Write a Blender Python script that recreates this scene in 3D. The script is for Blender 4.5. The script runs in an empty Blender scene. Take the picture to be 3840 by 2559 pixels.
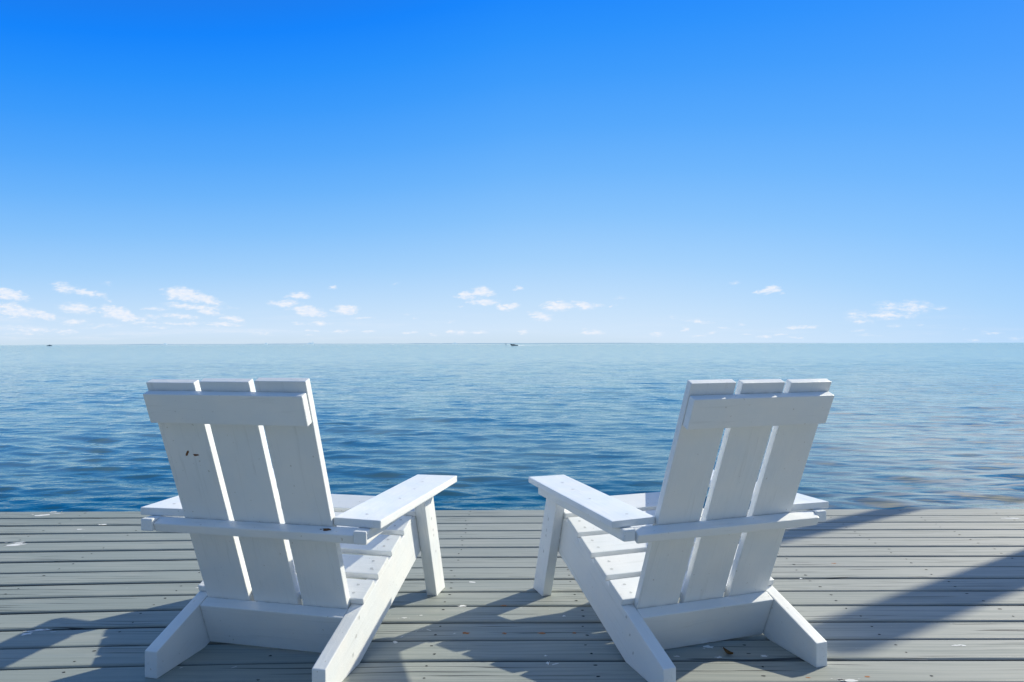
import bpy, bmesh, math, random
import numpy as np
from mathutils import Vector, Matrix
random.seed(7)
C = bpy.context.scene.collection
R = math.radians
F = 2664.66; HCAM = 0.9285; WZ = -0.90          # focal length in photo pixels, eye height, water level
SUN = Vector((1.345, 0.86, 1.0)).normalized()

def lin(r, g, b):
    f = lambda c: (c/255)/12.92 if c <= 10 else (((c/255)+.055)/1.055)**2.4
    return (f(r), f(g), f(b), 1)

# ------------------------------------------------------------ node helpers
def mat(name):
    m = bpy.data.materials.new(name); m.use_nodes = True
    nt = m.node_tree; nt.nodes.clear()
    return m, nt
def nd(nt, t, **kw):
    n = nt.nodes.new(t)
    for k, v in kw.items():
        if k.startswith('i_'):
            n.inputs[int(k[2:])].default_value = v
        else: setattr(n, k, v)
    return n
def lk(nt, a, b): nt.links.new(a, b)
def mth(nt, op, a, b=None, c=None, clamp=False):
    n = nt.nodes.new('ShaderNodeMath'); n.operation = op; n.use_clamp = clamp
    for i, v in enumerate((a, b, c)):
        if v is None: continue
        if isinstance(v, (int, float)): n.inputs[i].default_value = v
        else: nt.links.new(v, n.inputs[i])
    return n.outputs[0]
def vmth(nt, op, a, b=None):
    n = nt.nodes.new('ShaderNodeVectorMath'); n.operation = op
    for i, v in enumerate((a, b)):
        if v is None: continue
        if isinstance(v, tuple): n.inputs[i].default_value = v
        else: nt.links.new(v, n.inputs[i])
    return n.outputs['Value'] if op in ('LENGTH', 'DOT_PRODUCT') else n.outputs[0]
def noise(nt, vec, scale, detail=3, rough=.5, dist=0.):
    n = nt.nodes.new('ShaderNodeTexNoise'); nt.links.new(vec, n.inputs['Vector'])
    n.inputs['Scale'].default_value = scale; n.inputs['Detail'].default_value = detail
    n.inputs['Roughness'].default_value = rough; n.inputs['Distortion'].default_value = dist
    return n.outputs[0]
def mrange(nt, v, a, b, c=0., d=1., smooth=False):
    n = nt.nodes.new('ShaderNodeMapRange'); nt.links.new(v, n.inputs[0])
    if smooth: n.interpolation_type = 'SMOOTHSTEP'
    for i, x in zip((1, 2, 3, 4), (a, b, c, d)): n.inputs[i].default_value = x
    return n.outputs[0]
def mixc(nt, f, a, b, mode='MIX'):
    n = nt.nodes.new('ShaderNodeMix'); n.data_type = 'RGBA'; n.blend_type = mode
    if isinstance(f, (int, float)): n.inputs[0].default_value = f
    else: nt.links.new(f, n.inputs[0])
    for i, v in ((6, a), (7, b)):
        if isinstance(v, tuple): n.inputs[i].default_value = v
        else: nt.links.new(v, n.inputs[i])
    return n.outputs[2]
def comb(nt, x, y, z=0.):
    n = nt.nodes.new('ShaderNodeCombineXYZ')
    for i, v in enumerate((x, y, z)):
        if isinstance(v, (int, float)): n.inputs[i].default_value = v
        else: nt.links.new(v, n.inputs[i])
    return n.outputs[0]
def ramp(nt, v, stops):
    n = nt.nodes.new('ShaderNodeValToRGB'); nt.links.new(v, n.inputs[0])
    cr = n.color_ramp; cr.interpolation = 'LINEAR'
    while len(cr.elements) < len(stops): cr.elements.new(.5)
    for e, (p, c) in zip(cr.elements, stops): e.position = p; e.color = c
    return n.outputs[0]
def bump(nt, h, strength, dist, normal=None):
    n = nt.nodes.new('ShaderNodeBump'); nt.links.new(h, n.inputs['Height'])
    n.inputs['Strength'].default_value = strength; n.inputs['Distance'].default_value = dist
    if normal is not None: nt.links.new(normal, n.inputs['Normal'])
    return n.outputs[0]
def princ(nt, color, rough=.5, normal=None, spec=.5):
    p = nt.nodes.new('ShaderNodeBsdfPrincipled'); o = nt.nodes.new('ShaderNodeOutputMaterial')
    if isinstance(color, tuple): p.inputs['Base Color'].default_value = color
    else: nt.links.new(color, p.inputs['Base Color'])
    if isinstance(rough, (int, float)): p.inputs['Roughness'].default_value = rough
    else: nt.links.new(rough, p.inputs['Roughness'])
    p.inputs['Specular IOR Level'].default_value = spec
    if normal is not None: nt.links.new(normal, p.inputs['Normal'])
    nt.links.new(p.outputs[0], o.inputs[0])
    return p
def simple(name, c, rough=.6, spec=.4, var=.08, scale=20):
    m, nt = mat(name)
    t = nd(nt, 'ShaderNodeTexCoord')
    f = noise(nt, t.outputs['Object'], scale, 4)
    a = tuple(x*(1-var) for x in c[:3]) + (1,); b = tuple(min(1, x*(1+var)) for x in c[:3]) + (1,)
    princ(nt, mixc(nt, mrange(nt, f, .3, .7), a, b), rough, None, spec)
    return m

# ------------------------------------------------------------ materials
def paint_material():
    m, nt = mat('white_paint')
    at = nd(nt, 'ShaderNodeAttribute', attribute_name='grain')
    v = at.outputs['Vector']
    vs = vmth(nt, 'MULTIPLY', v, (4., 60., 60.))
    g = noise(nt, vs, 1., 5, .6, .6)
    fine = noise(nt, v, 260., 2)
    lump = noise(nt, v, 22., 3)
    big = noise(nt, v, 5.5, 3)
    base = mixc(nt, mrange(nt, big, .35, .7), (.88, .89, .89, 1), (.84, .85, .85, 1))
    base = mixc(nt, mth(nt, 'MULTIPLY', mrange(nt, g, .58, .74), .32), base, (.56, .57, .55, 1))
    hue = noise(nt, v, 9., 2, .5)
    base = mixc(nt, mrange(nt, hue, .35, .65), mixc(nt, 1., base, (.94, .97, 1., 1), 'MULTIPLY'), base)
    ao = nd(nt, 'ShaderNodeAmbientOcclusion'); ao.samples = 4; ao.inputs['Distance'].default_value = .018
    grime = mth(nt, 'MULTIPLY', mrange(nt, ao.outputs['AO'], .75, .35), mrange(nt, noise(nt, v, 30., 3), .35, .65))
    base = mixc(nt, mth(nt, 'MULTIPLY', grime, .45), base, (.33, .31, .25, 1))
    sp = noise(nt, v, 95., 1)
    base = mixc(nt, mth(nt, 'MULTIPLY', mrange(nt, sp, .755, .785), .5), base, (.40, .38, .33, 1))
    h = mth(nt, 'ADD', mth(nt, 'MULTIPLY', g, .55), mth(nt, 'ADD', mth(nt, 'MULTIPLY', fine, .18), mth(nt, 'MULTIPLY', lump, .5)))
    n = bump(nt, h, .7, .0026)
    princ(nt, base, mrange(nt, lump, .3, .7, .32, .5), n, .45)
    return m
PAINT = paint_material()
BARE = simple('bare_rusty_wood', (.20, .09, .04, 1), .8, .2, .5, 300)
DENT = simple('filled_screw_dent', (.58, .60, .61, 1), .5, .4, .1, 300)

def deck_material():
    m, nt = mat('deck_paint')
    tc = nd(nt, 'ShaderNodeTexCoord'); at = nd(nt, 'ShaderNodeAttribute', attribute_name='board')
    o = tc.outputs['Object']
    rnd = at.outputs['Fac']
    off = comb(nt, mth(nt, 'MULTIPLY', rnd, 37.), mth(nt, 'MULTIPLY', rnd, 11.), rnd)
    p = vmth(nt, 'ADD', o, off)
    warp = nd(nt, 'ShaderNodeTexNoise'); lk(nt, p, warp.inputs['Vector']); warp.inputs['Scale'].default_value = 1.4
    pw = vmth(nt, 'ADD', p, vmth(nt, 'MULTIPLY', vmth(nt, 'SUBTRACT', warp.outputs['Color'], (.5, .5, .5)), (0., .05, 0.)))
    g1 = noise(nt, vmth(nt, 'MULTIPLY', pw, (1.6, 75., 20.)), 1., 4, .6)
    g2 = noise(nt, vmth(nt, 'MULTIPLY', pw, (2.4, 210., 20.)), 1., 3, .6)
    crack = noise(nt, vmth(nt, 'MULTIPLY', pw, (2.1, 120., 20.)), 1., 2, .5)
    where = noise(nt, vmth(nt, 'MULTIPLY', p, (1.3, 6., 1.)), 1., 2)
    blot = noise(nt, vmth(nt, 'MULTIPLY', p, (3., 9., 3.)), 1., 4)
    sx = nd(nt, 'ShaderNodeSeparateXYZ'); lk(nt, o, sx.inputs[0])
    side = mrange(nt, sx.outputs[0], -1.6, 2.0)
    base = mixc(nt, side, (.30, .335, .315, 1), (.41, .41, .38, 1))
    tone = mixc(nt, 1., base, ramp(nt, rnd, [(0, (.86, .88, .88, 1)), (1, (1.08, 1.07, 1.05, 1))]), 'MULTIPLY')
    tone = mixc(nt, mth(nt, 'MULTIPLY', mrange(nt, blot, .5, .75), .35), tone, (.47, .46, .41, 1))
    tone = mixc(nt, mth(nt, 'MULTIPLY', mrange(nt, g1, .46, .66), .55), tone, (.20, .235, .225, 1))
    tone = mixc(nt, mth(nt, 'MULTIPLY', mrange(nt, g2, .5, .70), .4), tone, (.22, .24, .23, 1))
    cm = mth(nt, 'MULTIPLY', mrange(nt, crack, .64, .67), mrange(nt, where, .44, .54))
    tone = mixc(nt, mth(nt, 'MULTIPLY', cm, .85), tone, (.035, .04, .045, 1))
    fl = noise(nt, p, 38., 3, .6)
    fw = noise(nt, p, 2.2, 1)
    fm = mth(nt, 'MULTIPLY', mrange(nt, fl, .74, .755), mrange(nt, fw, .50, .56))
    tone = mixc(nt, mth(nt, 'MULTIPLY', fm, .7), tone, (.66, .68, .66, 1))
    tone = mixc(nt, mth(nt, 'MULTIPLY', mrange(nt, sx.outputs[2], -.0035, -.0075), .85), tone, (.03, .035, .04, 1))   # gap shade painted onto the rounded board edges
    h = mth(nt, 'SUBTRACT', mth(nt, 'ADD', mth(nt, 'MULTIPLY', g1, .6), mth(nt, 'MULTIPLY', g2, .3)), mth(nt, 'MULTIPLY', cm, .8))
    n = bump(nt, h, .5, .003)
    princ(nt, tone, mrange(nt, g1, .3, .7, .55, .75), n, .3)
    return m
DECK = deck_material()
HOLE = simple('nail_hole', (.02, .02, .025, 1), .9, .1)
FLECK = simple('white_fleck', (.72, .73, .72, 1), .7, .2)
ORANGE = simple('orange_chip', (.40, .17, .07, 1), .8, .2, .3, 200)
RAWWOOD = simple('weathered_timber', (.22, .19, .15, 1), .85, .2, .3, 12)

# ------------------------------------------------------------ mesh helpers
def link(name, me, parent=None, mats=()):
    o = bpy.data.objects.new(name, me); C.objects.link(o)
    if parent: o.parent = parent
    for m in mats: me.materials.append(m)
    return o
def tag(o, label=None, cat=None, group=None, kind=None):
    if label: o['label'] = label
    if cat: o['category'] = cat
    if group: o['group'] = group
    if kind: o['kind'] = kind
    return o
def empty(name, loc, rz=0):
    o = bpy.data.objects.new(name, None); C.objects.link(o)
    o.location = loc; o.rotation_euler = (0, 0, rz); o.empty_display_size = .1
    return o
def fin(name, bm, parent, mats, smooth=False):
    me = bpy.data.meshes.new(name)
    bmesh.ops.recalc_face_normals(bm, faces=[f for f in bm.faces])
    bm.to_mesh(me); bm.free()
    if smooth:
        for p in me.polygons: p.use_smooth = True
    return link(name, me, parent, mats)

class Part:
    """one board: prism(s) plus small marks, with a grain coordinate"""
    def __init__(s): s.bm = bmesh.new(); s.dir = (1, 0, 0); s.marks = []
    def prism(s, pts, ext, bev=.003):
        """pts: polygon of 3-D points, ext: extrusion vector"""
        bm = bmesh.new()
        a = [bm.verts.new(p) for p in pts]; e = Vector(ext)
        b = [bm.verts.new(Vector(p)+e) for p in pts]
        n = len(pts)
        bm.faces.new(a); bm.faces.new(b[::-1])
        for i in range(n): bm.faces.new((a[i], a[(i+1) % n], b[(i+1) % n], b[i]))
        bmesh.ops.recalc_face_normals(bm, faces=bm.faces[:])
        if bev: bmesh.ops.bevel(bm, geom=bm.edges[:], offset=bev, segments=2, profile=.6, affect='EDGES')
        tmp = bpy.data.meshes.new('t'); bm.to_mesh(tmp); bm.free(); s.bm.from_mesh(tmp); bpy.data.meshes.remove(tmp)
    def blob(s, c, u, v, ru, rv, mi, n=9, jag=.35, lift=.0006):
        u = Vector(u).normalized(); v = Vector(v).normalized(); w = u.cross(v)
        vs = []
        for i in range(n):
            a = 2*math.pi*i/n; r = 1+random.uniform(-jag, jag)
            vs.append(s.bm.verts.new(Vector(c)+u*ru*r*math.cos(a)+v*rv*r*math.sin(a)+w*lift))
        f = s.bm.faces.new(vs); f.material_index = mi; s.marks.append(f)
    def build(s, name, parent, grain, mats=None):
        bm = s.bm
        g = Vector(grain).normalized(); h = g.cross(Vector((0, .3, 1))).normalized(); k = g.cross(h)
        me = bpy.data.meshes.new(name)
        mk = set(s.marks)
        bmesh.ops.recalc_face_normals(bm, faces=[f for f in bm.faces if f not in mk])
        bm.to_mesh(me); bm.free()
        at = me.attributes.new('grain', 'FLOAT_VECTOR', 'POINT')
        o = Vector((random.uniform(0, 9), random.uniform(0, 9), random.uniform(0, 9)))
        for i, vt in enumerate(me.vertices):
            at.data[i].vector = (g.dot(vt.co)+o.x, h.dot(vt.co)+o.y, k.dot(vt.co)+o.z)
        return link(name, me, parent, mats or (PAINT, BARE, DENT))

# ------------------------------------------------------------ chairs
def chair(loc, yaw, d, label, left):
    root = empty('adirondack_chair', loc, yaw)
    tag(root, label, 'chair', 'white wooden chairs facing the sea')
    P = type('P', (), d)
    W, t, ra = P.W, P.t, P.ra
    ca, sa = math.cos(ra), math.sin(ra)
    X = lambda w: (w, 0, 0)
    rdir = (0, ca, sa)
    up = Vector((0, -sa, ca))
    dend = P.s0+5*(P.ws+P.g)-P.g+.002
    for s in (-1, 1):
        q = Part(); tl = (dend*ca, P.h0+dend*sa)
        x0 = s*(W-t)
        # notched seat rail with a flat foot
        kx = P.k
        fb = (tl[0]+.148*sa, tl[1]-.148*ca)
        pts = [(x0, 0, 0), (x0, 0, P.h0), (x0, tl[0], tl[1]-.0), (x0, fb[0], fb[1]), (x0, kx, 0)]
        q.prism(pts, X(s*t))
        for k in range(3):                                    # screw dents by the low cross rail
            q.blob((s*W, .205-.02*k, .135-.045*k), (0, s*.4, .9), (0, -.9, s*.4) if s > 0 else (0, .9, .4), .006, .004, 2)
        q.build('side_rail', root, rdir)
    m = P.m; c = 1/math.hypot(1, m)
    bd = Vector((0, m, 1))*c                                   # up along the back
    bn = Vector((0, 1, -m))*c                                  # forward normal of the back
    def bp(x, z, f=0.): 
        v = Vector((x, P.yb+m*(z-P.zlt), z)); return v+bn*f
    # low cross rail
    q = Part(); w = W-t-.0005
    top = bp(-w, P.zlt, 0); ln = .139
    q.prism([top, top-bn*.039, top-bn*.039-bd*ln, top-bd*ln], X(2*w))
    q.build('cross_rail', root, (1, 0, 0))
    # three back slats
    gx = P.gap+.002
    def wz(z): return P.pb+(P.pt-P.pb)*(z-P.zlt)/(P.zt-P.zlt)
    zb = .085
    for j in range(3):
        q = Part()
        def ex(z, k):
            w_ = wz(z); pw = (2*w_-2*gx)/3
            return (-w_+j*(pw+gx)) + (pw if k else 0)
        dz = (-.004, .0, .003)[j]*(1 if left else -.6)
        quad = [bp(ex(zb, 0), zb), bp(ex(zb, 1), zb), bp(ex(P.zt, 1), P.zt+dz), bp(ex(P.zt, 0), P.zt+dz)]
        q.prism(quad, bn*P.tp, .0022)
        if left and j == 0:
            q.blob(bp(-.168, P.zb0-.087), bd+Vector((.5, 0, 0)), -Vector((1, 0, 0)), .009, .0038, 1, 10, .4, .0008)
            q.blob(bp(-.143, P.zb0-.092), Vector((1, 0, 0)), bd, .0085, .0042, 1, 10, .45, .0008)
        if left and j == 2:
            for k in range(7):
                z = .60-.014*k; pb_ = bp(ex(z, 1), z, .010+.004*math.sin(k*2.3))
                q.blob(pb_, bd, bn, random.uniform(.003, .008), .0025, 1, 8, .5, .0008)
        if j == 1 and left: q.blob(bp(.1, .36), (1, 0, 0), bd, .002, .002, 2)
        q.build('back_slat', root, bd)
    # batten
    q = Part(); wb = P.wb
    q.prism([bp(-wb, P.zb1), bp(-wb, P.zb1)-bn*.026, bp(-wb, P.zb0+.012)-bn*.026, bp(-wb, P.zb0+.012)], X(2*wb))
    for k in (-.72, 0, .72):
        q.blob(bp(wb*k, (P.zb0+P.zb1)/2+.006)-bn*.025, (1, 0, 0), bd, .0025, .0025, 2)
    q.build('batten', root, (1, 0, 0))
    # rear arm rail
    zr = P.zar-P.ta-.0008
    yr = .084
    q = Part(); wc = P.wc-.001
    h = P.hc
    q.prism([bp(-wc, zr), bp(-wc, zr)-bn*.037, bp(-wc, zr)-bn*.037-bd*.029, bp(-wc, zr)-bd*.029], X(2*wc), .004)
    rt = bp(0, zr)-bn*.018
    if left:
        q.blob(rt+Vector((.225, 0, 0)), (1, 0, 0), bn, .010, .005, 1, 11, .5, .0008)
        q.blob(rt+Vector((.238, 0, 0)), (1, 0, 0), bn, .004, .003, 1, 8, .5, .0008)
        q.blob(rt+Vector((.209, 0, 0)), (1, 0, 0), bn, .003, .0018, 1, 7, .4, .0008)
    q.build('arm_rail', root, (1, 0, 0))
    zat = P.zar; zab = zat-P.ta
    for s in (-1, 1):
        q = Part()                                             # square bearer under the arm
        if left:                                               # runs inwards and stops against the back of the leg
            fy, fo = .636, W+.036-P.wc
        else: fy, fo = P.af-.045, 0
        q.prism([(s*P.wc, yr-.004, zab-.0006), (s*P.wc, yr-.004, P.zc-h), (s*(P.wc+fo-(P.wsup if left else 0)), fy, P.zc-h), (s*(P.wc+fo-(P.wsup if left else 0)), fy, zab-.0006)], X(s*P.wsup), .005)
        q.build('arm_bearer', root, (0, 1, 0))
        q = Part()
        xi_r = max(P.xir, wz(P.zar)+.002)
        q.prism([(s*xi_r, P.ar, zat), (s*P.xif, P.af, zat), (s*P.xof, P.afo, zat), (s*P.xor, P.aro, zat)], (0, 0, -P.ta), .003)
        for (fx, fy) in ((.5, .08), (.55, .62), (.45, .80), (.6, .40)):
            x = s*((P.xif+(P.xof-P.xif)*fx)); y = P.ar+(P.af-P.ar)*fy
            q.blob((x, y, zat), (1, 0, 0), (0, 1, 0), .005, .004, 2)
        q.build('armrest', root, (0, 1, 0))
        q = Part()                                             # slanted front leg
        zt_ = zab-.0008; sl = P.lt/P.zl
        x0 = s*(W+.0006)
        q.prism([(x0, P.l0, 0), (x0, P.l0+P.lw, 0), (x0, P.l0+P.lw+sl*zt_, zt_), (x0, P.l0+sl*zt_, zt_)], X(s*(P.wc-.0006-W-.0006)), .003)
        for z in (.30, .255, .235, .17):
            q.blob((s*(P.wc-.0006), P.l0+P.lw*.5+sl*z, z), (0, s, 0), (0, 0, 1), .004, .006, 2)
        q.build('leg', root, (0, sl, 1))
    # seat slats
    for i in range(5):
        d0 = P.s0+i*(P.ws+P.g); q = Part()
        a = Vector((-W-.001, d0*ca, P.h0+d0*sa))+up*.0008; b = a+Vector(rdir)*P.ws
        q.prism([a, b, b+up*P.ts, a+up*P.ts], X(2*W+.002), .0025)
        for s in (-1, 1):
            for fr in (.28, .7):
                cpos = Vector((s*(W-.03-.012*random.random()), 0, P.h0))+Vector(rdir)*(d0+P.ws*fr)+up*(P.ts+.0008)
                q.blob(cpos, (1, 0, 0), rdir, .0048, .0042, 2)
        q.build('seat_slat', root, (1, 0, 0))
    return root

DL = dict(W=.2749, t=.040, h0=.0754, k=.2075, ra=.3496, s0=.2512, ws=.0877, g=.0273, ts=.019, tl=.037, l0=.7832, lw=.0978, lt=-.1309, zl=.3663,
          zar=.4448, ar=.121, aro=.112, af=.7885, afo=.7952, ta=.0231, xir=.2355, xor=.3827, xif=.2384, xof=.3903, zc=.424, hc=.040,
          wc=.3158, wsup=.0392, yb=.218, m=-.3752, zt=.8291, pt=.2397, pb=.2331, gap=.0148, tp=.024, zb1=.8039, zb0=.7101, wb=.237, zlt=.1535)
DR = dict(W=.268, t=.0389, h0=.0704, k=.2114, ra=.3499, s0=.2503, ws=.0915, g=.0221, ts=.0205, tl=.0374, l0=.7897, lw=.0999, lt=-.1386, zl=.3724,
          zar=.4448, ar=.1077, aro=.0991, af=.7812, afo=.7852, ta=.0205, xir=.2231, xor=.3669, xif=.2196, xof=.3593, zc=.4300, hc=.0398,
          wc=.304, wsup=.0369, yb=.2163, m=-.4218, zt=.823, pt=.2242, pb=.2288, gap=.0185, tp=.022, zb1=.7948, zb0=.701, wb=.2225, zlt=.1495)
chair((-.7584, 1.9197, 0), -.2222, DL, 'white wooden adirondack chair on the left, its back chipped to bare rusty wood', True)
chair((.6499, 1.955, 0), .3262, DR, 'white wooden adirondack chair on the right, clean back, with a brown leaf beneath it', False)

# ------------------------------------------------------------ deck
def build_deck():
    pitch, gap, yfar = .1447, .0108, 3.8195
    x0, x1 = -7.0, 7.0
    xs = np.concatenate([np.arange(x0, x1, .2), [x1]])
    bm = bmesh.new()
    prof_r = .0085
    lay = bm.verts.layers.float.new('board')
    def bend(x, k):
        c = min(.021, .002+.0018*max(0, k+1))
        xx = min(0., x); xx = max(xx, -2.6)
        return -c*xx*xx
    tops = []
    for k in range(-1, 31):
        yb = yfar-pitch*k                                      # far edge gap centre of board k
        far, near = yb-gap/2, yb-pitch+gap/2
        if k == -1: far = yb+.012-gap/2; 
        dz = random.uniform(-.0015, .0015); r = random.random()
        g1, g2 = random.uniform(-.0012, .0012), random.uniform(-.0012, .0012)
        ph = random.uniform(0, 9)
        prof = []
        for a in (0, 30, 60, 90): prof.append((near+prof_r*(1-math.cos(R(a))), -prof_r*(1-math.sin(R(a)))))
        for a in (90, 60, 30, 0): prof.append((far-prof_r*(1-math.cos(R(a))), -prof_r*(1-math.sin(R(a)))))
        prof += [(far, -.032), (near, -.032)]
        rings = []
        for x in xs:
            wob = .0012*math.sin(x*1.3+ph)+.0007*math.sin(x*3.7+2*ph)
            ring = []
            for (y, z) in prof:
                v = bm.verts.new((x, y+bend(x, k)+wob+(g1 if y > yb-pitch/2 else g2), z+dz))
                v[lay] = r; ring.append(v)
            rings.append(ring)
        n = len(prof)
        for a, b in zip(rings[:-1], rings[1:]):
            for i in range(n): bm.faces.new((a[i], b[i], b[(i+1) % n], a[(i+1) % n]))
        bm.faces.new(rings[0]); bm.faces.new(rings[-1][::-1])
        tops.append((near, far, dz, k))
    bmesh.ops.recalc_face_normals(bm, faces=bm.faces[:])
    # marks on the boards
    def topz(y):
        for (n_, f_, dz, k) in tops:
            if n_-.01 <= y <= f_+.01: return dz, k, (n_, f_)
        return 0, 0, (y, y)
    def mark(x, y, rx, ry, mi, n=9, jag=.3, lift=.0005, ang=0):
        dz, k, _ = topz(y); vs = []
        for i in range(n):
            a = 2*math.pi*i/n; r = 1+random.uniform(-jag, jag)
            px, py = rx*r*math.cos(a), ry*r*math.sin(a)
            vs.append(bm.verts.new((x+px*math.cos(ang)-py*math.sin(ang), y+px*math.sin(ang)+py*math.cos(ang), dz+lift)))
        f = bm.faces.new(vs); f.material_index = mi; f.normal_update()
        if f.normal.z < 0: f.normal_flip()
    for (nr, fr, dz, k) in tops:                                # two nails per board over every joist
        if nr < .8: continue
        for jx in (-3.3, -2.8, -2.35, -1.877, -1.28, -.713, -.24, .233, .706, 1.171, 1.685, 2.16, 2.63, 3.1):
            for fy in (.26, .74):
                if random.random() < .08: continue
                x = jx+random.uniform(-.012, .012); y = nr+(fr-nr)*fy+random.uniform(-.008, .008)+bend(jx, k)
                mark(x, y, random.uniform(.0035, .0065), random.uniform(.0028, .0045), 1, 8, .3)
    def px(u, v):
        a = -0.00245; dx, dy = u-1920, v-1289.5
        dx, dy = dx+a*dy, dy-a*dx
        d = F*HCAM/dy
        return dx*d/F, d
    G = lambda x, y: (1200+x/1.81, 2080+y/1.81)
    D = lambda x, y: (1940+x/1.8383, 1900+y/1.8383)
    L = lambda x, y: (y*0+x/2.2117, 1850+y/2.2117)
    Q = lambda x, y: (2900+x/2.2117, 1850+y/2.2117)
    for (f, x, y, rx, ry) in [(G, 988, 532, .014, .008), (G, 1253, 533, .008, .006), (G, 1500, 532, .014, .007), (G, 1727, 530, .006, .006),
                              (G, 1250, 348, .011, .006), (Q, 505, 580, .011, .004), (Q, 780, 1525, .008, .004), (G, 1550, 742, .004, .005), (Q, 290, 1530, .006, .003)]:
        wx, wy = px(*f(x, y)); mark(wx, wy, rx, ry, 3, 11, .45)
    for (f, x, y, rx, ry, an) in [(D, 1325, 972, .016, .010, 0), (D, 1700, 1033, .012, .006, 0), (D, 1385, 1042, .010, .005, 0), (G, 1035, 187, .012, .008, 0), (G, 965, 352, .012, .008, 0),
                              (G, 575, 432, .009, .005, 0), (G, 683, 415, .006, .004, 0), (G, 512, 597, .009, .007, .6), (G, 735, 510, .010, .0018, -.6), (G, 557, 556, .010, .0018, .9), (G, 915, 533, .006, .0015, .8),
                              (L, 120, 432, .038, .016, .35), (L, 160, 412, .03, .008, .35), (L, 350, 183, .04, .018, .1), (L, 440, 157, .022, .010, .2), (L, 490, 170, .03, .006, .2), (L, 665, 303, .015, .007, 0), (L, 850, 262, .025, .01, 0),
                              (L, 225, 1165, .016, .008, .5), (L, 300, 1138, .04, .007, .2), (L, 360, 1128, .02, .004, .1), (L, 1500, 1450, .006, .002, .6), (L, 1945, 1443, .010, .0018, .7), (L, 1635, 785, .006, .004, 0),
                              (Q, 225, 708, .008, .005, .5), (Q, 1530, 1265, .018, .006, 0), (Q, 640, 1555, .02, .006, 0), (Q, 560, 1548, .008, .004, 0), (Q, 1990, 212, .05, .010, 0), (Q, 680, 200, .02, .004, 0),
                              (D, 210, 1082, .004, .009, 0), (D, 1100, 1035, .008, .004, 0), (D, 2230, 1195, .012, .006, 0), (G, 1655, 420, .006, .005, 0), (G, 1530, 690, .004, .005, 0), (G, 1595, 745, .01, .003, .5)]:
        wx, wy = px(*f(x, y)); mark(wx, wy, rx, ry, 2, 12, .5, .0006, an)
        for _ in range(1): mark(wx+random.uniform(-2, 2)*rx, wy+random.uniform(-1.6, 1.6)*ry, rx*.22, ry*.25, 2, 7, .5, .0006, an)
    me = bpy.data.meshes.new('deck'); bm.to_mesh(me); bm.free()
    o = link('deck', me, None, (DECK, HOLE, FLECK, ORANGE)); tag(o, kind='structure')
    # framing under the boards
    bm = bmesh.new()
    def box(a, b):
        r = bmesh.ops.create_cube(bm, size=1)
        bmesh.ops.scale(bm, vec=[b[i]-a[i] for i in range(3)], verts=r['verts'])
        bmesh.ops.translate(bm, vec=[(a[i]+b[i])/2 for i in range(3)], verts=r['verts'])
    for jx in np.arange(-6.8, 6.9, .47): box((jx-.019, -.5, -.22), (jx+.019, 3.86, -.036))
    box((-7, 3.87, -.24), (7, 3.91, -.037))
    for jx in (-6, -3, 0, 3, 6):
        for y in (-.4, 1.5, 3.4): box((jx+.03-.09, y-.09, -3), (jx+.03+.09, y+.09, -.23))
    tag(fin('deck_framing', bm, None, (RAWWOOD,)), kind='structure')
build_deck()

# brown leaf under the right chair
def leaf():
    bm = bmesh.new(); n = 9; l = .021
    rows = []
    for i in range(n):
        t = i/(n-1); w = .0085*math.sin(math.pi*min(1, t*1.02+.02))**.8+.0004
        y = (t-.5)*2*l; z = .003+.007*(2*t-1)**2
        rows.append([bm.verts.new((-w, y, z+.006)), bm.verts.new((-w*.5, y, z+.001)), bm.verts.new((0, y, z)), bm.verts.new((w*.5, y, z+.001)), bm.verts.new((w, y, z+.005))])
    for a, b in zip(rows[:-1], rows[1:]):
        for j in range(4): bm.faces.new((a[j], a[j+1], b[j+1], b[j]))
    s = [bm.verts.new((dx, y, .009)) for dx, y in ((-.0007, l*.95), (.0007, l*.95), (.0007, l*1.5), (-.0007, l*1.5))]
    bm.faces.new(s)
    m = simple('dry_leaf', (.16, .085, .03, 1), .7, .2, .4, 150)
    o = fin('fallen_leaf', bm, None, (m,), True)
    d = F*HCAM/(1900+1024/1.8383-1287.2)
    o.location = ((1940+1448/1.8383-1920)*d/F, d, .0015); o.rotation_euler = (0, 0, .45)
    tag(o, 'small curled brown leaf lying on the deck under the right chair', 'leaf')
leaf()

# pilings beyond the right edge of the photo, whose shadows cross the deck
def piling(x, y, rad, z1, z0, label):
    bm = bmesh.new(); n = 20; rings = []
    zs = [z0, z0+.5*(z1-z0), z1-.03, z1]
    for z, rr in zip(zs, (rad*1.06, rad*1.02, rad, rad*.9)):
        rings.append([bm.verts.new((rr*(1+.02*math.sin(3*i+z))*math.cos(2*math.pi*i/n), rr*(1+.02*math.cos(2*i+z))*math.sin(2*math.pi*i/n), z)) for i in range(n)])
    for a, b in zip(rings[:-1], rings[1:]):
        for i in range(n): bm.faces.new((a[i], a[(i+1) % n], b[(i+1) % n], b[i]))
    bm.faces.new(rings[0][::-1]); bm.faces.new(rings[-1])
    o = fin('dock_piling', bm, None, (RAWWOOD,)); o.location = (x, y, 0)
    tag(o, label, 'piling')
    return o
piling(4.50, 4.46, .118, 2.62, -2.5, 'thick round timber piling standing in the water right of the deck chairs')
piling(4.85, 5.68, .072, 2.85, -2.5, 'thin timber piling standing in the water off the right corner of the deck')

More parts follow.
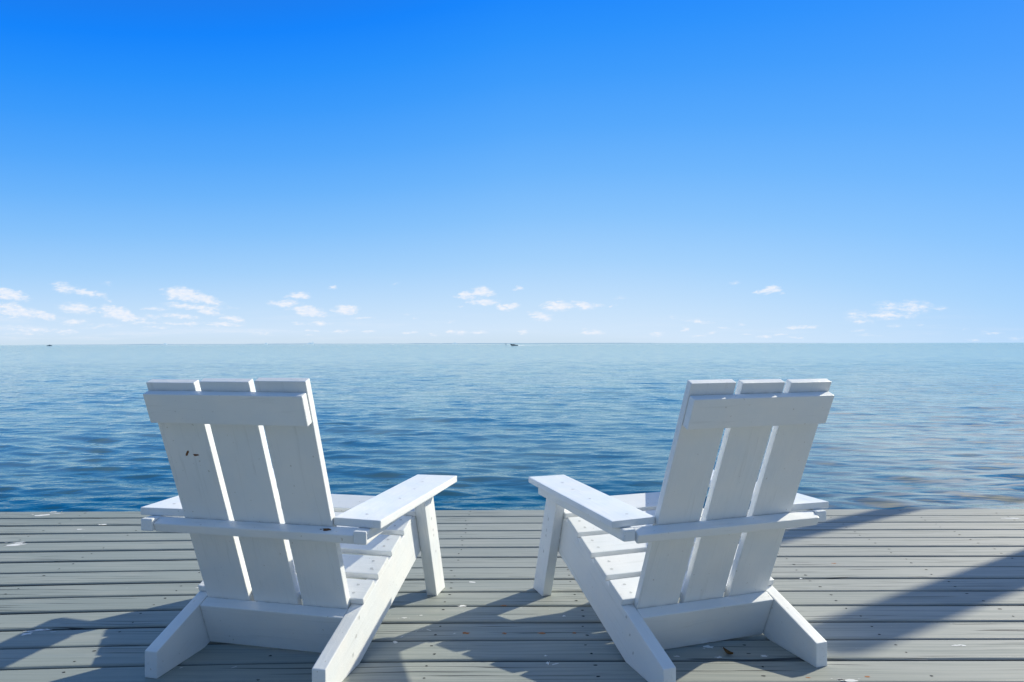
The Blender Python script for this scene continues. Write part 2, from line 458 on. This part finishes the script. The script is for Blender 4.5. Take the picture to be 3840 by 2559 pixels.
# ------------------------------------------------------------ water
def build_water():
    rows = [2.6]
    while rows[-1] < 70: rows.append(rows[-1]*1.0042)
    while rows[-1] < 60000: rows.append(rows[-1]*1.022)
    rows = np.array(rows); nc = 560
    rows = np.concatenate([[-30., -8.], rows])
    t = np.linspace(-1, 1, nc)
    half = np.where(rows > 0, 1.0*np.abs(rows)+11, 13.6); half[0] = half[1] = 13.6
    X = t[None, :]*half[:, None]; Y = np.repeat(rows[:, None], nc, 1)
    dy = np.gradient(rows); dx = 2*half/nc
    Z = np.zeros_like(X)
    rng = np.random.default_rng(11)
    nw = 110
    lam = np.exp(rng.uniform(math.log(.2), math.log(4.5), nw))
    th = rng.normal(0, .42, nw)+.16
    for l, a in zip(lam, th):
        k = 2*math.pi/l; kx, ky = k*math.sin(a), k*math.cos(a)
        slope = .0125*(2.0 if .25 < l < .9 else 1.35 if l < 1.6 else .8 if l < 2.6 else .5)
        if l > 2.6: slope *= .6
        amp = slope/k
        fy = np.clip((l/np.abs(math.cos(a))/np.maximum(dy, 1e-3)-3)/4, 0, 1)
        lx = l/max(abs(math.sin(a)), .05); fx = np.clip((lx/dx-3)/4, 0, 1)
        fade = (fy*fx)[:, None]; 
        if fade.max() <= 0: continue
        ph = rng.uniform(0, 2*math.pi)
        n = int((fade[:, 0] > 0).nonzero()[0].max())+1
        wx = .25*np.sin(X[:n]*.31+Y[:n]*.17+l)+.18*np.sin(X[:n]*.9-Y[:n]*.5+2*l)
        Z[:n] += amp*fade[:n]*np.sin(kx*X[:n]+ky*(Y[:n]+wx*.6)+ph)
    # patchy strength: calmer and livelier areas
    Zm = .8+.35*np.sin(X*.35+.6*np.sin(Y*.22))*np.sin(Y*.28+.5)
    Z *= np.where(Y < 200, Zm, 1)
    Z *= 1-.55*np.clip((Y-11)/34, 0, 1)
    Z += WZ
    co = np.stack([X, Y, Z], -1).reshape(-1, 3).astype(np.float32)
    nr = len(rows)
    i = np.arange(nr-1)[:, None]*nc+np.arange(nc-1)[None, :]
    quads = np.stack([i, i+1, i+nc+1, i+nc], -1).reshape(-1, 4).astype(np.int32)
    me = bpy.data.meshes.new('water')
    me.vertices.add(len(co)); me.vertices.foreach_set('co', co.ravel())
    me.loops.add(quads.size); me.loops.foreach_set('vertex_index', quads.ravel())
    me.polygons.add(len(quads)); me.polygons.foreach_set('loop_start', np.arange(0, quads.size, 4, dtype=np.int32))
    me.polygons.foreach_set('loop_total', np.full(len(quads), 4, dtype=np.int32))
    me.polygons.foreach_set('use_smooth', np.ones(len(quads), dtype=bool))
    me.update(); me.validate()
    m, nt = mat('sea_water')
    tc = nd(nt, 'ShaderNodeTexCoord'); o = tc.outputs['Object']
    sx = nd(nt, 'ShaderNodeSeparateXYZ'); lk(nt, o, sx.inputs[0]); x, y = sx.outputs[0], sx.outputs[1]
    n1 = noise(nt, vmth(nt, 'MULTIPLY', o, (3., 7.5, 1.)), 1., 3, .55, .3)
    n2 = noise(nt, vmth(nt, 'MULTIPLY', o, (.35, 1.1, 1.)), 1., 3, .6, .4)
    n3 = noise(nt, vmth(nt, 'MULTIPLY', o, (.03, .12, 1.)), 1., 3, .6)
    far = mrange(nt, y, 12., 60.)
    n4 = noise(nt, vmth(nt, 'MULTIPLY', o, (1.1, 1.7, 1.)), 1., 3, .6, .4)
    h = mth(nt, 'ADD', mth(nt, 'MULTIPLY', n1, .016), mth(nt, 'ADD', mth(nt, 'MULTIPLY', mth(nt, 'MULTIPLY', n2, .15), far), mth(nt, 'MULTIPLY', mth(nt, 'MULTIPLY', n4, .085), mrange(nt, y, 10., 26.))))
    nb = bump(nt, h, 1., 1.)
    # body colour: deep blue, with warm reflections painted in to the right
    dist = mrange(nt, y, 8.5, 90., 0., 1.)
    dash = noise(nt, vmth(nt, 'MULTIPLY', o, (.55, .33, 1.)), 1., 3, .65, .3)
    farc = mixc(nt, mrange(nt, dash, .38, .58), (.13, .30, .44, 1), (.40, .56, .54, 1))  # pale and dark ripple reflections painted into the far diffuse colour
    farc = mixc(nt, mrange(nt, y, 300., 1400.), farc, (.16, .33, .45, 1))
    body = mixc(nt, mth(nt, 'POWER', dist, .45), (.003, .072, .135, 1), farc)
    refl_m = mrange(nt, mth(nt, 'SUBTRACT', x, mth(nt, 'MULTIPLY', y, .27)), .0, 4., 0., 1., True)
    refl_f = mrange(nt, y, 14., 60., 1., .0)
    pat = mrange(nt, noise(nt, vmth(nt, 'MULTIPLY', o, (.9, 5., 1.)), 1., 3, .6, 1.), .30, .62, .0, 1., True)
    sm = mth(nt, 'MULTIPLY', mth(nt, 'MULTIPLY', refl_m, refl_f), pat)
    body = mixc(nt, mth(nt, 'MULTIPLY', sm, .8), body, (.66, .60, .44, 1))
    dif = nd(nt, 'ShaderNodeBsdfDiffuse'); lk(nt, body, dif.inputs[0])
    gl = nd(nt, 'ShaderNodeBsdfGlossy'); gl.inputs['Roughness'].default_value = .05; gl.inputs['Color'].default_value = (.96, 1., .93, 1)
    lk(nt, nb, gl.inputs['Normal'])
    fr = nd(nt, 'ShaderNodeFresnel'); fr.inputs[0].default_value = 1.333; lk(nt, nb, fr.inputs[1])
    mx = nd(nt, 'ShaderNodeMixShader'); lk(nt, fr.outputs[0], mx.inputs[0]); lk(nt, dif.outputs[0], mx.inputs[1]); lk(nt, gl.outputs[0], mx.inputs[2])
    out = nd(nt, 'ShaderNodeOutputMaterial'); lk(nt, mx.outputs[0], out.inputs[0])
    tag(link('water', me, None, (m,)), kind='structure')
build_water()

# ------------------------------------------------------------ far things
HZ = F*(HCAM-WZ)
def at(u, drop):
    """point on the water seen `drop` photo pixels below the horizon, at photo column u"""
    d = HZ/drop
    return (u-1920)/F*d, d
HULL_DARK = simple('dark_hull', (.010, .022, .055, 1), .3, .5)
HULL_GREY = simple('grey_hull', (.26, .34, .40, 1), .5, .4)
WHITE = simple('white_gelcoat', (.75, .77, .78, 1), .4, .5)
GLASS = simple('tinted_screen', (.10, .16, .22, 1), .1, .6)
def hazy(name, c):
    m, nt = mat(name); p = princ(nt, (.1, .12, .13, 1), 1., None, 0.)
    p.inputs['Emission Color'].default_value = c; p.inputs['Emission Strength'].default_value = 1.   # glow standing in for air haze and lifting shaded faces
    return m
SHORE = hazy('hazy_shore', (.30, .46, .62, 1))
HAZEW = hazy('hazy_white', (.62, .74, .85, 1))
FOAM = hazy('foam', (.80, .88, .92, 1))  # glows so the backlit wake looks sunlit
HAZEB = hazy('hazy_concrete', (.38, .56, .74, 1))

def motorboat(x, y, L, yaw, mats, label, cabin, lift):
    root = empty('motorboat', (x, y, WZ), yaw); tag(root, label, 'boat')
    bm = bmesh.new(); st = []
    hb = L*.145
    for (fx, w, zk, zd) in ((-.5, .9, -.05, .10), (-.2, 1, -.07, .105), (.1, .96, -.07, .115), (.32, .66, -.045, .13), (.45, .28, .03, .145), (.5, .04, .12, .15)):
        zk *= L; zd *= L; w *= hb
        st.append([bm.verts.new(p) for p in ((fx*L, 0, zk), (fx*L, w*.75, zk+.45*(zd-zk)), (fx*L, w, zd), (fx*L, -w, zd), (fx*L, -w*.75, zk+.45*(zd-zk)))])
    for a, b in zip(st[:-1], st[1:]):
        for i in range(5): bm.faces.new((a[i], a[(i+1) % 5], b[(i+1) % 5], b[i]))
    bm.faces.new(st[0]); bm.faces.new(st[-1][::-1])
    hull = fin('hull', bm, root, (mats[0],)); hull.rotation_euler = (0, -lift, 0); hull.location = (0, 0, .02*L)
    bm = bmesh.new()
    def frustum(bm, x0, x1, w, z0, z1, tx):
        a = [bm.verts.new(p) for p in ((x0, -w, z0), (x1, -w, z0), (x1, w, z0), (x0, w, z0))]
        b = [bm.verts.new(p) for p in ((x0+tx*.3, -w*.8, z1), (x1-tx, -w*.8, z1), (x1-tx, w*.8, z1), (x0+tx*.3, w*.8, z1))]
        bm.faces.new(a[::-1]); bm.faces.new(b)
        for i in range(4): bm.faces.new((a[i], a[(i+1) % 4], b[(i+1) % 4], b[i]))
    frustum(bm, -.16*L, .22*L, hb*.7, .11*L, (.15+.05*cabin)*L, .08*L)
    k = fin('cabin', bm, root, (mats[1],)); k.rotation_euler = (0, -lift, 0)
    bm = bmesh.new(); frustum(bm, -.05*L, .12*L, hb*.6, (.152+.05*cabin)*L, (.19+.06*cabin)*L, .07*L)
    k = fin('windscreen', bm, root, (GLASS,)); k.rotation_euler = (0, -lift, 0)
    return root
x, y = at(1928, 7.2)
motorboat(x, y, 7.6, math.pi-.12, (HULL_DARK, WHITE), 'dark hulled speedboat running left with a white wake, far out mid picture', 0, .10)
# wake
bm = bmesh.new(); pr = None; rnd = random.Random(3)
for i in range(46):
    t = i/45; xx = x+2.6+t*34; w = (.9+2.2*t)*(1-.5*t)*rnd.uniform(.7, 1.2); z = WZ+.03+(.55*math.exp(-t*6)+.06)*(1-t)*rnd.uniform(.7, 1.2)
    cur = [bm.verts.new((xx, y-w, WZ-.05)), bm.verts.new((xx, y-.1*w, z)), bm.verts.new((xx, y+w, WZ-.05))]
    if pr:
        for j in range(2): bm.faces.new((pr[j], pr[j+1], cur[j+1], cur[j]))
    pr = cur
tag(fin('boat_wake', bm, None, (FOAM,), True), 'white foam wake trailing to the right behind the dark speedboat', 'wake', kind='stuff')
x, y = at(186, 4.3)
motorboat(x, y, 8.2, .1, (HULL_GREY, HULL_DARK), 'small grey motorboat with a cabin, far out near the left edge', 1, .0)
x, y = at(1473, 2.6)
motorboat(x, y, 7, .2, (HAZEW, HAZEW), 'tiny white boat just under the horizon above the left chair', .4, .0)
for u, k in ((1895, 0), (1898.6, 1)):
    x, y = at(u, 5.2)
    bm = bmesh.new(); bmesh.ops.create_cone(bm, cap_ends=True, segments=10, radius1=.22, radius2=.18, depth=3.2)
    bmesh.ops.translate(bm, vec=(0, 0, .9), verts=bm.verts)
    root = empty('channel_marker', (x, y, WZ))
    fin('post', bm, root, (HULL_GREY,))
    bm = bmesh.new(); bmesh.ops.create_cube(bm, size=1); bmesh.ops.scale(bm, vec=(.5, .06, .45), verts=bm.verts); bmesh.ops.translate(bm, vec=(0, -.25, 2.2-.15*k), verts=bm.verts)
    fin('board', bm, root, (HULL_GREY,))
    tag(root, ('left post of the pair of dark channel marker posts ahead of the speedboat', 'right post of the marker pair, the one nearer the speedboat bow')[k], 'post', 'channel marker posts')

# low hazy coast on the horizon
def coast():
    D0 = 9000.; bm = bmesh.new(); a = b = None; rnd = random.Random(5); h = 3.
    for i in range(260):
        u = 100+i*(3000/259); xx = (u-1920)/F*D0
        h += rnd.uniform(-1.6, 1.6); h = min(9, max(3.5, h)); hh = h
        edge = min(1, (u-60)/500, (3200-u)/700); hh = max(.5, h*edge)
        c = [bm.verts.new((xx, D0, WZ-1)), bm.verts.new((xx, D0, hh)), bm.verts.new((xx, D0+300, hh*.8)), bm.verts.new((xx, D0+400, WZ-1))]
        if a:
            for j in range(3): bm.faces.new((a[j], c[j], c[j+1], a[j+1]))
        a = c
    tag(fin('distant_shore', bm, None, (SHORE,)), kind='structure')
coast()
def far_building(u, w, h, label, stacks=(), name='distant_building'):
    D0 = 8900.; x = (u-1920)/F*D0; s = D0/F
    root = empty(name, (x, D0, 0)); tag(root, label, 'building')
    def boxm(nm, x0, x1, z1, d=30, z0=-1):
        bm = bmesh.new(); bmesh.ops.create_cube(bm, size=1)
        bmesh.ops.scale(bm, vec=((x1-x0)*s, d, (z1-z0)*s), verts=bm.verts); bmesh.ops.translate(bm, vec=((x0+x1)/2*s, 0, (z0+z1)/2*s), verts=bm.verts)
        fin(nm, bm, root, (HAZEB,))
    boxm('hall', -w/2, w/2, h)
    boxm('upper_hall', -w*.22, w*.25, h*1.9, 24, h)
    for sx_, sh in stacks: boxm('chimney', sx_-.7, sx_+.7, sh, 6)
far_building(1163, 24, 3.2, 'pale hazy power station with two chimneys on the horizon', ((8.5, 11), (12, 9.5)), 'power_station')
far_building(619, 13, 2.6, 'low hazy building on the horizon farther left than the power station')
far_building(998, 10, 2.8, 'small hazy building on the horizon just left of the power station')
far_building(1705, 18, 2.6, 'low hazy building on the horizon left of the dark speedboat')

# ------------------------------------------------------------ sky
def build_world():
    w = bpy.data.worlds.new('World'); bpy.context.scene.world = w; w.use_nodes = True
    nt = w.node_tree; nt.nodes.clear()
    tc = nd(nt, 'ShaderNodeTexCoord'); d = tc.outputs['Generated']
    sp = nd(nt, 'ShaderNodeSeparateXYZ'); lk(nt, d, sp.inputs[0]); x, y, z = sp.outputs
    hyp = mth(nt, 'SQRT', mth(nt, 'ADD', mth(nt, 'MULTIPLY', x, x), mth(nt, 'MULTIPLY', y, y)))
    e = mth(nt, 'DIVIDE', z, mth(nt, 'MAXIMUM', hyp, .001))
    az = mth(nt, 'DIVIDE', x, mth(nt, 'MAXIMUM', hyp, .001))
    fw = mrange(nt, y, 0., .5)
    a1 = mth(nt, 'MULTIPLY', az, fw)
    f1 = mth(nt, 'SUBTRACT', 1., mth(nt, 'ADD', mth(nt, 'MULTIPLY', mth(nt, 'MINIMUM', a1, 0.), .62), mth(nt, 'MULTIPLY', mth(nt, 'MAXIMUM', a1, 0.), .22)))
    ap = mth(nt, 'MAXIMUM', a1, 0.)
    e2 = mth(nt, 'ADD', mth(nt, 'MULTIPLY', e, f1), mth(nt, 'MULTIPLY', mth(nt, 'MULTIPLY', ap, ap), .24))
    pos = mth(nt, 'MULTIPLY', e2, 1/1.5, clamp=True)
    S = [(-.1, (190, 212, 226)), (.0, (208, 228, 245)), (.02, (211, 233, 255)), (.055, (196, 226, 255)), (.116, (164, 211, 255)), (.178, (134, 196, 255)), (.239, (107, 182, 255)),
         (.30, (82, 169, 255)), (.37, (56, 156, 255)), (.43, (34, 146, 255)), (.50, (4, 133, 255)), (.58, (20, 122, 238)), (.8, (90, 135, 195)), (1.5, (112, 142, 182))]
    col = ramp(nt, pos, [(max(0, p/1.5), lin(*c)) for p, c in S[1:]])
    # calmer, greyer sky behind the photographer
    back = mrange(nt, y, .32, -.12)
    zf = mrange(nt, z, .1, .6)
    bcol = mixc(nt, zf, (.18, .24, .27, 1), (.11, .25, .56, 1))
    col = mixc(nt, back, col, bcol)
    sky = nd(nt, 'ShaderNodeTexSky'); sky.sky_type = 'NISHITA'; sky.sun_disc = False
    sky.sun_elevation = math.asin(SUN.z); sky.sun_rotation = math.atan2(SUN.x, SUN.y)
    nish = mixc(nt, 1., sky.outputs[0], (.09, .09, .09, 1), 'MULTIPLY')
    col = mixc(nt, .05, col, nish)
    # unseen warm glow added high on the right to brighten water reflections
    ca_, ce_ = R(50), R(44)
    dt = vmth(nt, 'DOT_PRODUCT', d, (math.sin(ca_)*math.cos(ce_), math.cos(ca_)*math.cos(ce_), math.sin(ce_)))
    warm_glow = mrange(nt, dt, math.cos(R(26)), math.cos(R(9)), 0., .85, True)
    vt = noise(nt, vmth(nt, 'MULTIPLY', d, (5., 5., 9.)), 1., 4, .6)
    warm_glow = mth(nt, 'MULTIPLY', warm_glow, mrange(nt, vt, .32, .55, .45, 1.))
    col = mixc(nt, warm_glow, col, (1.25, 1.12, .92, 1))
    # clouds
    ok = mrange(nt, y, .15, .3)
    ym = mth(nt, 'MAXIMUM', y, .05)
    t = mth(nt, 'DIVIDE', x, ym); ee = mth(nt, 'DIVIDE', z, ym)
    p = comb(nt, t, ee)
    ps = vmth(nt, 'MULTIPLY', p, (1., 2.6, 1.))
    nz = nd(nt, 'ShaderNodeTexNoise'); lk(nt, ps, nz.inputs['Vector']); nz.inputs['Scale'].default_value = 48; nz.inputs['Detail'].default_value = 4; nz.inputs['Roughness'].default_value = .6
    dv = vmth(nt, 'MULTIPLY', vmth(nt, 'SUBTRACT', nz.outputs['Color'], (.5, .5, .5)), (.034, .011, 0.))
    pd = vmth(nt, 'ADD', p, dv)
    tex = noise(nt, ps, 95., 5, .62)
    tot = None
    def K(ox, cx, cy, rx, ry, op, tilt=0.):
        return (((ox+cx/1.8383)-1920)/F, (1291.5-(1020+cy/1.8383))/F, rx/1.8383/F, ry/1.8383/F, op, tilt)
    cl = []
    for c in [(60, 152, 130, 34, .9, -.2), (140, 168, 60, 16, .6, -.2), (450, 105, 95, 36, .55, -.2), (600, 145, 120, 26, .65, -.18), (740, 78, 40, 18, .25), (755, 195, 35, 14, .3, -.3),
              (1260, 150, 120, 44, 1.0, -.15), (1400, 185, 130, 30, .85, -.25), (1190, 170, 60, 20, .6), (1330, 240, 190, 22, .65, -.1), (1440, 275, 80, 22, .7, -.2), (1080, 250, 90, 17, .55),
              (110, 262, 170, 40, .75, -.2), (300, 292, 100, 28, .75, -.3), (60, 225, 70, 22, .5), (540, 250, 130, 36, .65, -.1), (820, 285, 120, 42, .95, -.25), (900, 312, 90, 26, .7, -.2), (720, 248, 30, 8, .6, -.3),
              (80, 308, 120, 14, .4), (510, 340, 90, 20, .6), (1050, 305, 90, 18, .4), (1240, 305, 130, 20, .6, -.1), (1010, 350, 80, 14, .5), (1210, 355, 120, 12, .5), (1330, 360, 60, 8, .5),
              (1610, 325, 80, 22, .8, -.1), (1530, 360, 130, 14, .6, -.08), (230, 400, 160, 18, .45), (460, 405, 70, 18, .5), (110, 380, 160, 24, .3), (700, 370, 160, 16, .3), (160, 425, 120, 14, .35), (1090, 385, 100, 10, .4),
              (2055, 163, 80, 24, .85), (1960, 220, 110, 24, .75), (2110, 265, 100, 30, .9), (2140, 285, 110, 26, .85, -.15), (2290, 110, 45, 17, .5), (2215, 355, 75, 15, .6), (2060, 358, 50, 10, .4), (2170, 408, 50, 10, .4), (1790, 420, 90, 14, .35), (2320, 412, 60, 9, .4), (2120, 443, 30, 9, .35), (1560, 250, 90, 13, .2)]:
        cl.append(K(0, *c))
    for c in [(30, 262, 80, 32, .95), (130, 318, 90, 12, .4, -.1), (385, 85, 22, 14, .22), (860, 162, 60, 30, .7), (970, 145, 75, 36, .8), (1010, 165, 60, 20, .5), (985, 213, 90, 22, .9), (1110, 250, 50, 20, .7, -.2), (1180, 243, 50, 22, .75),
              (825, 248, 18, 8, .35), (1228, 120, 28, 14, .5), (1490, 240, 100, 34, .75), (1520, 210, 40, 15, .5), (1680, 240, 90, 26, .75), (1620, 218, 40, 14, .5), (1780, 240, 30, 10, .3), (1866, 238, 18, 11, .45), (1912, 235, 16, 10, .25), (1380, 310, 75, 26, .8, -.12),
              (1925, 185, 50, 15, .18), (190, 412, 50, 12, .55), (475, 425, 50, 12, .5), (640, 438, 35, 14, .4), (800, 418, 80, 17, .5), (950, 420, 60, 14, .55), (1250, 415, 50, 18, .5), (1730, 420, 80, 19, .6), (2190, 438, 50, 16, .45), (460, 302, 30, 12, .2), (525, 322, 20, 10, .25), (765, 343, 18, 10, .3), (2290, 325, 30, 8, .3), (30, 408, 60, 10, .3)]:
        cl.append(K(1280, *c))
    for c in [(365, 84, 50, 13, .35), (618, 128, 52, 26, .95), (590, 148, 60, 12, .6), (515, 145, 32, 12, .5, .2), (685, 152, 24, 12, .35), (1200, 310, 90, 34, .42), (1230, 355, 90, 20, .36), (1430, 250, 100, 38, .46), (1600, 255, 130, 42, .5), (1400, 310, 150, 34, .5), (1540, 310, 90, 26, .45), (1780, 262, 60, 16, .35),
              (110, 350, 90, 14, .5, -.1), (290, 395, 45, 10, .5), (405, 372, 35, 12, .5), (815, 388, 120, 12, .6, .06), (5, 400, 25, 18, .6), (430, 440, 45, 8, .45), (570, 452, 55, 12, .55), (670, 442, 40, 9, .45), (200, 428, 35, 8, .4), (110, 448, 80, 10, .35), (770, 462, 50, 8, .4), (1460, 383, 45, 12, .35), (1205, 410, 50, 12, .3), (1630, 373, 35, 10, .25), (2120, 433, 80, 12, .4), (1300, 445, 90, 14, .25), (2010, 478, 60, 9, .4), (2300, 475, 50, 10, .4), (1950, 408, 25, 7, .25)]:
        cl.append(K(2560, *c))
    for (cx, cy, rx, ry, op, tilt) in cl:
        rx *= 1.4; ry *= 1.4
        dlt = vmth(nt, 'SUBTRACT', pd, (cx, cy, 0.))
        if tilt:
            s2 = nd(nt, 'ShaderNodeVectorRotate'); s2.rotation_type = 'Z_AXIS'; s2.inputs['Angle'].default_value = -tilt*1.; lk(nt, dlt, s2.inputs[0]); dlt = s2.outputs[0]
        ln = vmth(nt, 'LENGTH', vmth(nt, 'MULTIPLY', dlt, (1/rx, 1/ry, 0.)))
        v = mth(nt, 'MULTIPLY', mth(nt, 'SUBTRACT', 1., ln), op)
        tot = v if tot is None else mth(nt, 'MAXIMUM', tot, v)
    tot = mth(nt, 'MAXIMUM', tot, 0.)
    al = mth(nt, 'ADD', tot, mth(nt, 'MULTIPLY', mth(nt, 'SUBTRACT', tex, .52), mth(nt, 'MULTIPLY', mrange(nt, tot, 0., .25), .9)))
    al = mrange(nt, al, .0, .60, 0., .84, True)
    # thin haze streaks low on the left
    st = noise(nt, vmth(nt, 'MULTIPLY', p, (6., 90., 1.)), 1., 4, .6)
    lowm = mth(nt, 'MULTIPLY', mrange(nt, ee, .0, .012), mrange(nt, ee, .055, .02))
    lf = mrange(nt, t, .0, -.6, .25, 1.)
    al2 = mth(nt, 'MULTIPLY', mth(nt, 'MULTIPLY', mrange(nt, st, .5, .75), lowm), mth(nt, 'MULTIPLY', lf, .55))
    al = mth(nt, 'MULTIPLY', mth(nt, 'MAXIMUM', al, al2), ok)
    ccol = mixc(nt, mrange(nt, tex, .35, .7), lin(226, 238, 255), lin(252, 250, 252))
    col = mixc(nt, al, col, ccol)
    bg = nd(nt, 'ShaderNodeBackground'); lk(nt, col, bg.inputs[0]); bg.inputs[1].default_value = 1.0
    out = nd(nt, 'ShaderNodeOutputWorld'); lk(nt, bg.outputs[0], out.inputs[0])
build_world()

# ------------------------------------------------------------ sun, camera, render
sl = bpy.data.lights.new('sun', 'SUN'); sl.energy = 5.0; sl.angle = R(.8); sl.color = (1., .93, .74)
so = bpy.data.objects.new('sun', sl); C.objects.link(so)
so.rotation_euler = SUN.to_track_quat('Z', 'Y').to_euler(); so.location = (5, 4, 6)
cd = bpy.data.cameras.new('camera'); cam = bpy.data.objects.new('camera', cd); C.objects.link(cam)
cd.sensor_width = 36; cd.lens = F/3840*36; cd.clip_start = .05; cd.clip_end = 100000
cd.shift_y = 10/3840
cam.location = (0, 0, HCAM)
cam.rotation_euler = (Matrix.Rotation(R(90), 4, 'X') @ Matrix.Rotation(-.00245, 4, 'Z')).to_euler()
sc = bpy.context.scene; sc.camera = cam
sc.view_settings.view_transform = 'Standard'; sc.view_settings.look = 'None'; sc.view_settings.exposure = 0; sc.view_settings.gamma = 1
sc.cycles.use_denoising = True
